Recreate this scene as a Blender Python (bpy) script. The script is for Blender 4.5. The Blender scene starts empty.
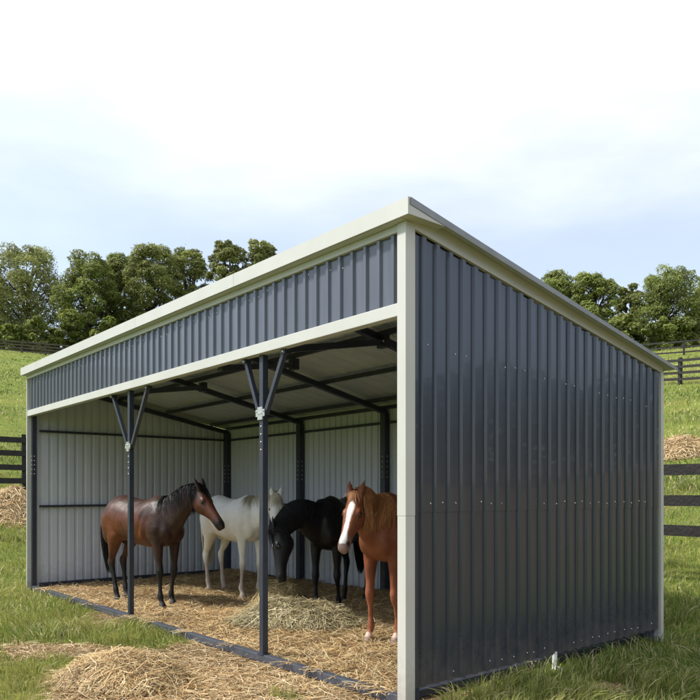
import bpy, bmesh, math, random
import numpy as np
from mathutils import Vector, Matrix
from mathutils import noise as mnoise
from mathutils.bvhtree import BVHTree
random.seed(7); rng = np.random.default_rng(7)
S = bpy.context.scene
COL = S.collection
PI = math.pi

# ------------------------------------------------------------------ camera
CX, CY, CH = 3.5862, -3.6528, 1.5
YAW, F, HOR = -0.8634, 722.25, 496.3
cam = bpy.data.cameras.new('camera'); camo = bpy.data.objects.new('camera', cam); COL.objects.link(camo)
camo.location = (CX, CY, CH); camo.rotation_euler = (PI/2, 0, -YAW)
cam.sensor_width = 36; cam.lens = 36*F/700; cam.shift_y = (HOR-350)/700
cam.clip_start = 0.05; cam.clip_end = 3000
S.camera = camo

# ------------------------------------------------------------------ sky, sun, exposure
SUN = Vector((-0.55, -0.72, 1.0)).normalized()
elev = math.asin(SUN.z); azim = math.atan2(SUN.x, SUN.y)
w = bpy.data.worlds.new('World'); S.world = w; w.use_nodes = True
nt = w.node_tree; N = nt.nodes; L = nt.links
bg = N['Background']
sky = N.new('ShaderNodeTexSky'); sky.sky_type = 'NISHITA'; sky.sun_disc = False
sky.sun_elevation = elev; sky.sun_rotation = azim; sky.air_density = 1.0; sky.dust_density = 0.6; sky.ozone_density = 1.2
tc = N.new('ShaderNodeTexCoord'); sep = N.new('ShaderNodeSeparateXYZ'); L.new(tc.outputs['Generated'], sep.inputs[0])
cn = N.new('ShaderNodeTexNoise'); cn.inputs['Scale'].default_value = 2.2; cn.inputs['Detail'].default_value = 7; cn.inputs['Roughness'].default_value = .55
mp = N.new('ShaderNodeMapping'); mp.inputs['Scale'].default_value = (1, 1, 3.2); L.new(tc.outputs['Generated'], mp.inputs[0]); L.new(mp.outputs[0], cn.inputs['Vector'])
# thin high cloud: closes to a white veil high up, a few wisps lower down
a1 = N.new('ShaderNodeMath'); a1.operation = 'MULTIPLY_ADD'; L.new(cn.outputs['Fac'], a1.inputs[0]); a1.inputs[1].default_value = 0.30; L.new(sep.outputs['Z'], a1.inputs[2])
mr = N.new('ShaderNodeMapRange'); mr.interpolation_type = 'SMOOTHSTEP'; L.new(a1.outputs[0], mr.inputs['Value'])
mr.inputs['From Min'].default_value = 0.43; mr.inputs['From Max'].default_value = 0.72; mr.inputs['To Min'].default_value = 0.33; mr.inputs['To Max'].default_value = 0.97
mx = N.new('ShaderNodeMix'); mx.data_type = 'RGBA'; L.new(mr.outputs[0], mx.inputs[0])
L.new(sky.outputs[0], mx.inputs[6]); mx.inputs[7].default_value = (6.6, 6.75, 7.2, 1)
L.new(mx.outputs[2], bg.inputs['Color']); bg.inputs['Strength'].default_value = 0.10
sl = bpy.data.lights.new('sun', 'SUN'); sl.energy = 2.7; sl.angle = math.radians(5.0); sl.color = (1, .955, .88)
so = bpy.data.objects.new('sun', sl); COL.objects.link(so); so.rotation_euler = SUN.to_track_quat('Z', 'Y').to_euler(); so.location = (-10, -12, 20)
S.view_settings.view_transform = 'Standard'; S.view_settings.look = 'None'; S.view_settings.gamma = 1
S.view_settings.exposure = 1.02; S.view_settings.use_curve_mapping = False

# ------------------------------------------------------------------ helpers
cosY, sinY = math.cos(YAW), math.sin(YAW)
def at(px, py, d):
    """world point seen at photo pixel (px,py) at depth d"""
    r = (px-350)/F; u = (HOR-py)/F
    return Vector((CX+d*(r*cosY+sinY), CY+d*(-r*sinY+cosY), CH+d*u))
def on_y(px, py, Y):
    r = (px-350)/F
    return at(px, py, (Y-CY)/(-r*sinY+cosY))
def topix(X, Y, Z):
    dx, dy = X-CX, Y-CY; d = dx*sinY+dy*cosY; r = dx*cosY-dy*sinY
    dd = np.where(np.abs(d) < .01, .01, d)
    return 350+F*r/dd, HOR-F*(Z-CH)/dd, d

def tag(o, label=None, cat=None, group=None, kind=None):
    if label: o['label'] = label
    if cat: o['category'] = cat
    if group: o['group'] = group
    if kind: o['kind'] = kind
    return o
def empty(name, loc=(0, 0, 0), rz=0):
    o = bpy.data.objects.new(name, None); COL.objects.link(o); o.location = loc; o.rotation_euler = (0, 0, rz); return o
def link(name, me, mats, parent=None):
    o = bpy.data.objects.new(name, me); COL.objects.link(o)
    if not isinstance(mats, (list, tuple)): mats = [mats]
    for m in mats: me.materials.append(m)
    if parent is not None: o.parent = parent
    return o
class MB:
    def __init__(s): s.v = []; s.f = []; s.m = []
    def add(s, vs, fs, mi=0):
        b = len(s.v); s.v += [tuple(v) for v in vs]; s.f += [tuple(b+i for i in f) for f in fs]; s.m += [mi]*len(fs)
    def box(s, x0, x1, y0, y1, z0, z1, mi=0):
        s.add([(x0,y0,z0),(x1,y0,z0),(x1,y1,z0),(x0,y1,z0),(x0,y0,z1),(x1,y0,z1),(x1,y1,z1),(x0,y1,z1)],
              [(0,3,2,1),(4,5,6,7),(0,1,5,4),(1,2,6,5),(2,3,7,6),(3,0,4,7)], mi)
    def bar(s, a, b, w, h=None, up=(0,0,1), mi=0):
        a = Vector(a); b = Vector(b); h = h or w
        d = (b-a).normalized(); up = Vector(up)
        if abs(d.dot(up)) > .98: up = Vector((0,1,0))
        x = d.cross(up).normalized(); y = x.cross(d)
        vs = []
        for p in (a, b):
            for sx, sy in ((-1,-1),(1,-1),(1,1),(-1,1)): vs.append(p+x*sx*w/2+y*sy*h/2)
        s.add(vs, [(0,1,2,3),(7,6,5,4),(0,4,5,1),(1,5,6,2),(2,6,7,3),(3,7,4,0)], mi)
    def tube(s, pts, rad, n=8, mi=0, cap=True):
        pts = [Vector(p) for p in pts]; vs = []; fs = []
        for i, p in enumerate(pts):
            d = (pts[min(i+1, len(pts)-1)]-pts[max(i-1, 0)]).normalized()
            x = d.orthogonal() if abs(d.z) < .9 else d.cross(Vector((0,1,0)))
            x = (Vector((0,0,1)).cross(d) if abs(d.z) < .9 else x).normalized(); y = d.cross(x)
            for k in range(n):
                t = 2*PI*k/n; vs.append(p+(x*math.cos(t)+y*math.sin(t))*rad[i])
        for i in range(len(pts)-1):
            for k in range(n): fs.append((i*n+k, i*n+(k+1) % n, (i+1)*n+(k+1) % n, (i+1)*n+k))
        if cap: fs.append(tuple(range(n))[::-1]); fs.append(tuple(range((len(pts)-1)*n, len(pts)*n)))
        s.add(vs, fs, mi)
    def dome(s, c, nrm, r, mi=0):
        c = Vector(c); nrm = Vector(nrm).normalized(); x = nrm.orthogonal().normalized(); y = nrm.cross(x)
        vs = [c+(x*math.cos(k*PI/3)+y*math.sin(k*PI/3))*r for k in range(6)]
        vs += [c+(x*math.cos(k*PI/3)+y*math.sin(k*PI/3))*r*.6+nrm*r*.6 for k in range(6)]
        s.add(vs, [(k, (k+1) % 6, 6+(k+1) % 6, 6+k) for k in range(6)]+[(6,7,8,9,10,11)], mi)
    def mesh(s, smooth=False):
        me = bpy.data.meshes.new('m'); me.from_pydata(s.v, [], s.f); me.update()
        me.polygons.foreach_set('material_index', s.m)
        if smooth: me.polygons.foreach_set('use_smooth', [True]*len(me.polygons))
        return me
    def build(s, name, mats, parent=None, smooth=False, bevel=0):
        o = link(name, s.mesh(smooth), mats, parent); o.data.name = name
        if bevel:
            m = o.modifiers.new('bevel', 'BEVEL'); m.width = bevel; m.segments = 2; m.limit_method = 'ANGLE'
        return o
def np_mesh(name, V, Fc, nper, attr=None, colattr=None, smooth=False):
    """V (n,3), Fc (m,nper)"""
    me = bpy.data.meshes.new(name); n = len(V); m = len(Fc)
    me.vertices.add(n); me.vertices.foreach_set('co', np.ascontiguousarray(V, dtype=np.float32).ravel())
    me.loops.add(m*nper); me.loops.foreach_set('vertex_index', np.ascontiguousarray(Fc, dtype=np.int32).ravel())
    me.polygons.add(m); me.polygons.foreach_set('loop_start', np.arange(0, m*nper, nper, dtype=np.int32))
    me.polygons.foreach_set('loop_total', np.full(m, nper, dtype=np.int32))
    if smooth: me.polygons.foreach_set('use_smooth', np.ones(m, dtype=bool))
    me.update(calc_edges=True)
    if attr is not None:
        for k, a in attr.items():
            t = me.attributes.new(k, 'FLOAT', 'POINT'); t.data.foreach_set('value', a.astype(np.float32))
    if colattr is not None:
        t = me.attributes.new('col', 'FLOAT_COLOR', 'POINT'); c = np.ones((n, 4), np.float32); c[:, :3] = colattr; t.data.foreach_set('color', c.ravel())
    return me

# value noise for numpy
_T = rng.random((256, 256))
def vn(x, y, s=1.0, o=0):
    x = np.asarray(x)/s+o*17.3+500; y = np.asarray(y)/s+o*9.1+500
    xi = np.floor(x).astype(int); yi = np.floor(y).astype(int); fx = x-xi; fy = y-yi
    fx = fx*fx*(3-2*fx); fy = fy*fy*(3-2*fy)
    g = lambda a, b: _T[a % 256, b % 256]
    return (g(xi, yi)*(1-fx)+g(xi+1, yi)*fx)*(1-fy)+(g(xi, yi+1)*(1-fx)+g(xi+1, yi+1)*fx)*fy
def fbm(x, y, s=1.0, o=0, n=4):
    r = 0; a = .5; t = 0
    for k in range(n): r = r+a*vn(x, y, s/2**k, o+k); t += a; a *= .5
    return r/t

# ------------------------------------------------------------------ materials
def mat(name, base=(.5,.5,.5), rough=.6, metal=0, spec=.5, var=None, var_scale=5, bump=0, bump_scale=40, col=None, stretch=(1,1,1), coat=0, sheen=0, sss=0, base_col=None, trans=0):
    m = bpy.data.materials.new(name); m.use_nodes = True; nt = m.node_tree; N = nt.nodes; L = nt.links
    b = N['Principled BSDF']; b.inputs['Base Color'].default_value = (*base, 1)
    b.inputs['Roughness'].default_value = rough; b.inputs['Metallic'].default_value = metal; b.inputs['Specular IOR Level'].default_value = spec
    b.inputs['Coat Weight'].default_value = coat; b.inputs['Sheen Weight'].default_value = sheen
    tc = N.new('ShaderNodeTexCoord'); mp = N.new('ShaderNodeMapping'); mp.inputs['Scale'].default_value = stretch
    L.new(tc.outputs['Object'], mp.inputs[0])
    src = None
    if col:
        at_ = N.new('ShaderNodeAttribute'); at_.attribute_name = col; src = at_.outputs['Color']
    if var is not None:
        n = N.new('ShaderNodeTexNoise'); n.inputs['Scale'].default_value = var_scale; n.inputs['Detail'].default_value = 6; n.inputs['Roughness'].default_value = .65
        L.new(mp.outputs[0], n.inputs['Vector'])
        r = N.new('ShaderNodeMapRange'); L.new(n.outputs['Fac'], r.inputs[0]); r.inputs[1].default_value = .3; r.inputs[2].default_value = .7
        mx = N.new('ShaderNodeMix'); mx.data_type = 'RGBA'; L.new(r.outputs[0], mx.inputs[0])
        if src is not None:
            mu = N.new('ShaderNodeMix'); mu.data_type = 'RGBA'; mu.blend_type = 'MULTIPLY'; mu.inputs[0].default_value = 1
            L.new(src, mu.inputs[6]); mx.inputs[6].default_value = (*var[0], 1); mx.inputs[7].default_value = (*var[1], 1)
            L.new(mx.outputs[2], mu.inputs[7]); src = mu.outputs[2]
        else:
            mx.inputs[6].default_value = (*var[0], 1); mx.inputs[7].default_value = (*var[1], 1); src = mx.outputs[2]
    if src is not None: L.new(src, b.inputs['Base Color'])
    if bump:
        n2 = N.new('ShaderNodeTexNoise'); n2.inputs['Scale'].default_value = bump_scale; n2.inputs['Detail'].default_value = 5
        L.new(mp.outputs[0], n2.inputs['Vector']); bp = N.new('ShaderNodeBump'); bp.inputs['Strength'].default_value = bump; bp.inputs['Distance'].default_value = .02
        L.new(n2.outputs['Fac'], bp.inputs['Height']); L.new(bp.outputs[0], b.inputs['Normal'])
    if trans:
        tr = N.new('ShaderNodeBsdfTranslucent'); ms = N.new('ShaderNodeMixShader'); ms.inputs[0].default_value = trans
        if src is not None: L.new(src, tr.inputs[0])
        else: tr.inputs[0].default_value = (*base, 1)
        L.new(b.outputs[0], ms.inputs[1]); L.new(tr.outputs[0], ms.inputs[2]); L.new(ms.outputs[0], N['Material Output'].inputs[0])
    return m
M = {}
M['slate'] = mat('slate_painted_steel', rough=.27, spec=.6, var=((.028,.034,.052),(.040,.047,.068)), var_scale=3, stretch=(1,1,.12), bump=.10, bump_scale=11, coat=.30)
M['slate_sunlit'] = mat('slate_painted_steel_sunlit', rough=.28, spec=.5, var=((.062,.072,.096),(.098,.108,.136)), var_scale=7, stretch=(1,1,.12), bump=.14, bump_scale=12, coat=.3)  # slate paint lightened for the sunlit header, reflection streaks mixed into its colour
M['inner'] = mat('pale_backing_paint', rough=.5, spec=.4, var=((.50,.53,.60),(.57,.60,.67)), var_scale=3, stretch=(1,1,.2), bump=.03, bump_scale=8)
M['roof'] = mat('galvanised_roof_sheet', rough=.45, metal=.25, var=((.20,.21,.22),(.27,.28,.29)), var_scale=6, bump=.05, bump_scale=12)
M['roof_under'] = mat('pale_roof_backing', rough=.6, var=((.42,.45,.52),(.52,.55,.62)), var_scale=3, bump=.05)
M['sage'] = mat('sage_trim_paint', rough=.42, var=((.47,.472,.442),(.52,.523,.495)), var_scale=2.5, stretch=(1,1,.4), bump=.03, bump_scale=10)
M['tube'] = mat('navy_grey_tube_paint', rough=.42, var=((.022,.027,.042),(.036,.042,.062)), var_scale=9, bump=.04)
M['skid'] = mat('sunlit_skid_paint', rough=.4, var=((.045,.052,.070),(.075,.083,.105)), var_scale=6, bump=.08)  # tube paint lightened in colour for the sunlit front skid
M['zinc'] = mat('zinc_bolt', (.62,.63,.64), rough=.35, metal=.8)
M['foot'] = mat('white_pipe', (.7,.7,.68), rough=.5)
M['fence'] = mat('black_stained_wood', rough=.75, var=((.007,.006,.006),(.022,.019,.017)), var_scale=7, bump=.5, bump_scale=30)
M['fence_far'] = mat('weathered_dark_wood', rough=.85, var=((.035,.028,.022),(.085,.068,.052)), var_scale=5, bump=.3, bump_scale=20)
M['bark'] = mat('grey_brown_bark', rough=.95, var=((.035,.028,.020),(.085,.070,.052)), var_scale=3, bump=.8, bump_scale=8)
M['leaf'] = mat('tree_leaves', rough=.55, spec=.3, col='col', trans=.42)
M['blade'] = mat('grass_blades', rough=.5, spec=.35, col='col', trans=.3)
M['straw'] = mat('straw_stalks', rough=.6, spec=.3, col='col', trans=.15)
M['strawbase'] = mat('matted_straw', rough=.9, var=((.17,.10,.045),(.46,.31,.15)), var_scale=28, bump=1.0, bump_scale=60)
M['eye'] = mat('dark_eye', (.008,.006,.005), rough=.08, spec=.6)

def add_mud(m, zmax=.75, amt=.75):
    nt = m.node_tree; N = nt.nodes; L = nt.links; b = N['Principled BSDF']; src = b.inputs['Base Color'].links[0].from_socket
    tc = N.new('ShaderNodeTexCoord'); sp_ = N.new('ShaderNodeSeparateXYZ'); L.new(tc.outputs['Object'], sp_.inputs[0])
    n = N.new('ShaderNodeTexNoise'); n.inputs['Scale'].default_value = 9; n.inputs['Detail'].default_value = 8; n.inputs['Roughness'].default_value = .75; L.new(tc.outputs['Object'], n.inputs['Vector'])
    a = N.new('ShaderNodeMapRange'); L.new(sp_.outputs['Z'], a.inputs[0]); a.inputs[1].default_value = .08; a.inputs[2].default_value = zmax; a.inputs[3].default_value = .42; a.inputs[4].default_value = -.08
    s_ = N.new('ShaderNodeMath'); s_.operation = 'ADD'; L.new(a.outputs[0], s_.inputs[0]); L.new(n.outputs['Fac'], s_.inputs[1])
    r = N.new('ShaderNodeMapRange'); L.new(s_.outputs[0], r.inputs[0]); r.inputs[1].default_value = .60; r.inputs[2].default_value = .95; r.inputs[4].default_value = amt
    mx = N.new('ShaderNodeMix'); mx.data_type = 'RGBA'; L.new(r.outputs[0], mx.inputs[0]); L.new(src, mx.inputs[6]); mx.inputs[7].default_value = (.17, .135, .10, 1); L.new(mx.outputs[2], b.inputs['Base Color'])
    r2 = N.new('ShaderNodeMapRange'); L.new(r.outputs[0], r2.inputs[0]); r2.inputs[3].default_value = b.inputs['Roughness'].default_value; r2.inputs[4].default_value = .85; L.new(r2.outputs[0], b.inputs['Roughness'])
add_mud(M['slate'], .55, .32); add_mud(M['sage'], .5, .35); add_mud(M['inner'], .6, .3)

# ------------------------------------------------------------------ terrain
def terr(x, y):
    ox = np.maximum(-x-9.0, 0); oy = np.maximum(y-4.0, 0); oy = oy*(1+.10*np.exp(-oy/40.))*np.clip((26-x)/24, 0, 1); ox2 = np.maximum(x-14, 0)*.4
    dist = np.sqrt(ox**2+oy**2+ox2**2)
    d2 = np.where(dist > 108, 108+(1-np.exp(-(dist-108)/30.))*30*.35, dist)
    z = .223*(np.sqrt(d2**2+1.2)-math.sqrt(1.2))
    big = (fbm(x, y, 22, 3)-.5)*.8*np.clip((dist-12)/40, 0, 1)
    sm = (fbm(x, y, 1.6, 5)-.5)*.10*np.clip((dist-.2)/3, 0.25, 1)
    inside = (x > -8.7)*(x < .2)*(y > -.15)*(y < 3.8)
    sm = np.where(inside, 0.0, sm)
    near = np.clip(1-np.maximum.reduce([-8.7-x, x-.2, -.15-y, y-3.8])/.3, 0, 1)
    sm = sm*(1-near)
    return z+big+sm
# straw litter over the grass, as (px, py, rx, ry, weight): looked up once per ground point
BL = [(125,612,70,9,1.0),(95,628,55,7,.6),(215,655,90,14,1.2),(330,685,80,20,1.4),(240,690,120,28,1.3),(60,648,50,6,.75),(20,655,40,7,.55),(125,690,75,36,1.2),
      (160,640,60,6,.4),(130,637,42,9,-1.7),(55,676,30,13,-1.6),(20,690,30,12,-.5),(285,696,34,7,-1.6),(40,612,46,17,-1.2),(95,604,22,8,-.6),
      (460,694,80,8,.45),(540,668,60,4,.35),(610,686,16,7,.75),(660,630,40,12,-1),(430,698,30,8,.3),(410,705,25,10,.8)]
def strawmask(x, y):
    px, py, d = topix(x, y, 0*x)
    m = np.zeros_like(x)
    for (a, b, rx, ry, wt) in BL:
        m = m+wt*np.exp(-(((px-a)/rx)**2+((py-b)/ry)**2))
    m = np.where((d < .8) | (d > 14), 0, m)
    strip = np.exp(-((y+.5)/.8)**2)*((x > -8) & (x < 3))*.75   # trampled litter in front of the opening
    m = np.maximum(m, np.where((py > 705) | (d < .8), strip, m))
    m = m+(fbm(x, y, .5, 8)-.5)*1.1+(fbm(x, y, .12, 4)-.5)*.6
    m = m+np.clip((x-2.4)/1.2, 0, 1)*(y > -2)*.9      # unseen brown ground, added to tint the right wall's reflection
    far = (fbm(x, y, 2.5, 11)-.62)*2.2*np.clip(d/12, 0, 1)
    return np.clip(np.maximum(m, far*.8)*1.4-.25, 0, 1)

def axis_coords(lo, hi, a, b, fine, grow=1.12):
    c = list(np.arange(a, b, fine)); s = fine; x = a
    left = []
    while x > lo: s *= grow; x -= s; left.append(x)
    s = fine; x = b; right = [b]
    while x < hi: s *= grow; x += s; right.append(x)
    return np.array(left[::-1]+c+right)
gx = axis_coords(-900, 900, -16, 4.5, .07, 1.10); gy = axis_coords(-900, 900, -4.2, 8, .07, 1.10)
X, Y = np.meshgrid(gx, gy); Z = terr(X, Y)
nx, ny = len(gx), len(gy); idx = np.arange(nx*ny).reshape(ny, nx)
Fq = np.stack([idx[:-1, :-1], idx[:-1, 1:], idx[1:, 1:], idx[1:, :-1]], -1).reshape(-1, 4)
g = np_mesh('ground', np.stack([X, Y, Z], -1).reshape(-1, 3), Fq, 4, attr={'straw': strawmask(X, Y).ravel()}, smooth=True)
gm = bpy.data.materials.new('pasture_ground'); gm.use_nodes = True; nt = gm.node_tree; N = nt.nodes; L = nt.links; b = N['Principled BSDF']
b.inputs['Roughness'].default_value = .95; b.inputs['Specular IOR Level'].default_value = .15
tc = N.new('ShaderNodeTexCoord')
def nz(scale, det=6, rough=.6, st=(1,1,1)):
    mp = N.new('ShaderNodeMapping'); mp.inputs['Scale'].default_value = st; L.new(tc.outputs['Object'], mp.inputs[0])
    n = N.new('ShaderNodeTexNoise'); n.inputs['Scale'].default_value = scale; n.inputs['Detail'].default_value = det; n.inputs['Roughness'].default_value = rough; L.new(mp.outputs[0], n.inputs['Vector']); return n.outputs['Fac']
def ramp(src, stops):
    r = N.new('ShaderNodeValToRGB'); L.new(src, r.inputs[0]); e = r.color_ramp.elements
    while len(e) < len(stops): e.new(.5)
    for k, (p, c) in enumerate(stops): e[k].position = p; e[k].color = (*c, 1)
    return r.outputs[0]
def mixc(f, a, b_, mode='MIX'):
    m = N.new('ShaderNodeMix'); m.data_type = 'RGBA'; m.blend_type = mode
    if isinstance(f, float): m.inputs[0].default_value = f
    else: L.new(f, m.inputs[0])
    L.new(a, m.inputs[6]); L.new(b_, m.inputs[7]); return m.outputs[2]
c1 = ramp(nz(.22, 8, .7), [(.30, (.105,.155,.022)), (.5, (.165,.215,.036)), (.70, (.25,.255,.060))])
c2 = ramp(nz(1.7, 8, .75), [(.32, (.07,.115,.018)), (.52, (.17,.22,.036)), (.74, (.27,.255,.075))])
gr = mixc(.6, c1, c2)
wp = ramp(nz(.55, 7, .72), [(.56, (0,0,0)), (.68, (1,1,1))])
wc = ramp(nz(9, 5, .7), [(.3, (.13,.10,.045)), (.7, (.30,.26,.11))])
sx_ = N.new('ShaderNodeMath'); sx_.operation = 'MULTIPLY'; L.new(wp, sx_.inputs[0]); sx_.inputs[1].default_value = .65
gr = mixc(sx_.outputs[0], gr, wc)
c3 = ramp(nz(26, 4, .8), [(.3, (.45,.45,.45)), (.7, (1.35,1.35,1.3))])
gr = mixc(1.0, gr, c3, 'MULTIPLY')
st = ramp(nz(30, 6, .75), [(.28, (.07,.042,.020)), (.5, (.24,.165,.085)), (.75, (.38,.285,.16))])
sa = N.new('ShaderNodeAttribute'); sa.attribute_name = 'straw'
fin = mixc(sa.outputs['Fac'], gr, st)
L.new(fin, b.inputs['Base Color'])
bp = N.new('ShaderNodeBump'); bp.inputs['Strength'].default_value = .9; bp.inputs['Distance'].default_value = .06
L.new(nz(14, 8, .8), bp.inputs['Height']); L.new(bp.outputs[0], b.inputs['Normal'])
tag(link('ground', g, gm), kind='structure')

# ------------------------------------------------------------------ shed
W, D = 8.53, 3.63
shed = empty('run_in_shed', (-W/2, D/2, 0))
tag(shed, 'open fronted slate grey corrugated steel horse shelter with sage trim', 'shed')
def sp(mb, name, mats, parent=shed, **k):
    o = mb.build(name, mats, None, **k); o.parent = parent
    pw = Vector((-W/2, D/2, 0)) if parent is shed else None
    # parts are modelled in world coordinates: undo the parent's offset
    off = Vector((-W/2, D/2, 0))
    if parent is shed: o.data.transform(Matrix.Translation(-off))
    else: o.data.transform(Matrix.Translation(-off))
    return o
def roof_z(y): return 3.522-.183*y
def wtop(y): return 3.385-.168*y
# ribbed sheet: profile along u, rib height along n
def rib_profile(u0, u1, pitch, top=.036, foot=.058, h=.022, phase=.0):
    pts = []; u = u0; k = math.floor((u0-phase)/pitch)
    P = []
    while True:
        c = phase+k*pitch; k += 1
        for du, hh in ((-foot/2, 0), (-top/2, h), (top/2, h), (foot/2, 0)):
            P.append((c+du, hh))
        if c > u1+pitch: break
    P = [p for p in P if u0 < p[0] < u1]
    def val(u):
        c = round((u-phase)/pitch)*pitch+phase; a = abs(u-c)
        return h if a < top/2 else (0 if a > foot/2 else h*(foot/2-a)/(foot/2-top/2))
    P = [(u0, val(u0))]+P+[(u1, val(u1))]
    return P
def rib_sheet(mb, prof, z0f, z1f, pos, thick=.0012, mi=0, mi2=1, rows=None):
    """pos(u, h, z) -> xyz ; outside face then an inside face a little behind"""
    n = len(prof)
    for off, m_, fl in ((0, mi, False), (-thick*2, mi2, True)):
        vs = []
        for (u, h) in prof:
            vs.append(pos(u, h+off, z0f(u)))
        for (u, h) in prof:
            vs.append(pos(u, h+off, z1f(u)))
        fs = [(i, i+1, n+i+1, n+i) if not fl else (i, n+i, n+i+1, i+1) for i in range(n-1)]
        mb.add(vs, fs, m_)
# right side wall (outside face toward +X): two stacked runs of sheet with a lap
mb = MB(); SP = .1436
prof = rib_profile(.012, D-.01, SP, phase=.110)
posR = lambda u, h, z: (-.014+h, u, z)
rib_sheet(mb, prof, lambda u: 1.385, lambda u: wtop(u)-.012, posR)
posR2 = lambda u, h, z: (-.018+h, u, z)
rib_sheet(mb, prof, lambda u: .135, lambda u: 1.40, posR2)
for zf, jit in ((lambda y: 2.60-.055*y, .012), (lambda y: 1.445, .012), (lambda y: .20, .008)):
    k = 0
    for c in np.arange(.110+SP/2, D, SP):
        k += 1
        if random.random() < .22: continue
        mb.dome((-.013, c+random.uniform(-.03, .03), zf(c)+random.uniform(-jit, jit)), (1,0,0), .0075, 2)
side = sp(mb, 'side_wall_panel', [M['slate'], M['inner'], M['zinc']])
side['label'] = 'right outer wall sheet, slate grey with a lap seam at half height'
# left side wall: outside toward -X
mb = MB(); prof = rib_profile(.0, D-.01, .138, phase=.14)
posL = lambda u, h, z: (-W+.014-h, u, z)
mb2 = MB(); rib_sheet(mb, prof, lambda u: .06, lambda u: wtop(u)-.012, posL)
sp(mb, 'side_wall_panel', [M['slate'], M['inner']])
# back wall
mb = MB(); prof = rib_profile(-W+.03, -.03, .142, phase=0)
rib_sheet(mb, prof, lambda u: .05, lambda u: roof_z(D)-.02, lambda u, h, z: (u, D-.014+h, z))
sp(mb, 'back_wall_panel', [M['slate'], M['inner']])
# header panel over the opening, outside toward -Y
mb = MB(); prof = rib_profile(-W+.03, -.075, .150, top=.030, foot=.052, h=.02, phase=-.30)
rib_sheet(mb, prof, lambda u: 2.86, lambda u: 3.385, lambda u, h, z: (u, -.040-h, z))
for c in np.arange(-W+.1, -.1, .150):
    if random.random() < .55: mb.dome((c+.07+random.uniform(-.02,.02), -.041, 3.30+random.uniform(-.03,.03)), (0,-1,0), .008, 2)
sp(mb, 'header_panel', [M['slate_sunlit'], M['inner'], M['zinc']])
# header beam under it
mb = MB(); mb.box(-W-.005, .002, -.078, .0, 2.775, 2.868); sp(mb, 'header_beam', M['sage'], bevel=.004)
# steel tube behind the header
mb = MB(); mb.box(-W+.05, -.03, .004, .064, 2.80, 2.87); sp(mb, 'header_tube', M['tube'])
# panel-top strip and fascia
mb = MB(); mb.box(-W-.004, .006, -.072, -.01, 3.372, 3.425); sp(mb, 'top_strip', M['sage'], bevel=.003)
mb = MB()
segs = [-W-.09, -6.42, -4.30, -2.16, .1]
for a, c in zip(segs[:-1], segs[1:]):
    mb.box(a+.0015, c-.0015, -.150, -.132, 3.430, 3.548)
    mb.box(a+.0015, min(c-.0015, .0145), -.131, .0, 3.4265, 3.4395)
for xa, xb in ((.0160, .0990), (-W-.0890, -W-.0160)):      # folded, closed ends of the fascia
    mb.add([(xa,-.1312,3.431),(xb,-.1312,3.431),(xb,.232,3.431),(xa,.232,3.431),(xa,-.1312,3.4965),(xb,-.1312,3.4965),(xb,.232,3.4325),(xa,.232,3.4325)],
           [(0,3,2,1),(4,5,6,7),(0,1,5,4),(1,2,6,5),(2,3,7,6),(3,0,4,7)])
sp(mb, 'fascia', M['sage'], bevel=.0)
# roof sheet: ribs run down the slope, closed thickness
mb = MB(); X0, X1 = -W-.09, .1; Y0, Y1 = -.1295, 3.80
P = [(X0, 0)]; x = X0+.1
while x < X1-.1: P += [(x-.02, 0), (x-.01, .010), (x+.01, .010), (x+.02, 0)]; x += .235
P += [(X1, 0)]
n = len(P)
top = [(x, Y0, roof_z(Y0)+h) for x, h in P]+[(x, Y1, roof_z(Y1)+h) for x, h in P]
mb.add(top, [(i, i+1, n+i+1, n+i) for i in range(n-1)])
bot = [(x, Y0, roof_z(Y0)+h-.010) for x, h in P]+[(x, Y1, roof_z(Y1)+h-.010) for x, h in P]
mb.add(bot, [(i, n+i, n+i+1, i+1) for i in range(n-1)], 1)
for (x0, x1) in ((X0-.002, X0), (X1, X1+.003)):    # turned-down edge flashing
    mb.add([(x0,Y0,roof_z(Y0)+.004),(x1,Y0,roof_z(Y0)+.004),(x1,Y1,roof_z(Y1)+.004),(x0,Y1,roof_z(Y1)+.004),
            (x0,Y0,roof_z(Y0)-.048),(x1,Y0,roof_z(Y0)-.048),(x1,Y1,roof_z(Y1)-.028),(x0,Y1,roof_z(Y1)-.028)],
           [(0,1,2,3),(7,6,5,4),(0,4,5,1),(1,5,6,2),(2,6,7,3),(3,7,4,0)])
mb.add([(X0,Y0,roof_z(Y0)),(X1,Y0,roof_z(Y0)),(X1,Y0,roof_z(Y0)-.01),(X0,Y0,roof_z(Y0)-.01)], [(0,3,2,1)])
mb.add([(X0,Y1,roof_z(Y1)),(X1,Y1,roof_z(Y1)),(X1,Y1,roof_z(Y1)-.01),(X0,Y1,roof_z(Y1)-.01)], [(0,1,2,3)])
sp(mb, 'roof_sheet', [M['roof'], M['roof_under']])
# rake trims
for xa, xb in ((-.012, .014), (-W-.014, -W+.012)):
    mb = MB(); y0, y1 = -.008, 3.66
    mb.add([(xa,y0,wtop(y0)),(xb,y0,wtop(y0)),(xb,y1,wtop(y1)),(xa,y1,wtop(y1)),
            (xa,y0,roof_z(y0)-.012),(xb,y0,roof_z(y0)-.012),(xb,y1,roof_z(y1)-.012),(xa,y1,roof_z(y1)-.012)],
           [(0,3,2,1),(4,5,6,7),(0,1,5,4),(1,2,6,5),(2,3,7,6),(3,0,4,7)])
    sp(mb, 'rake_trim', M['sage'], bevel=.002)
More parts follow.
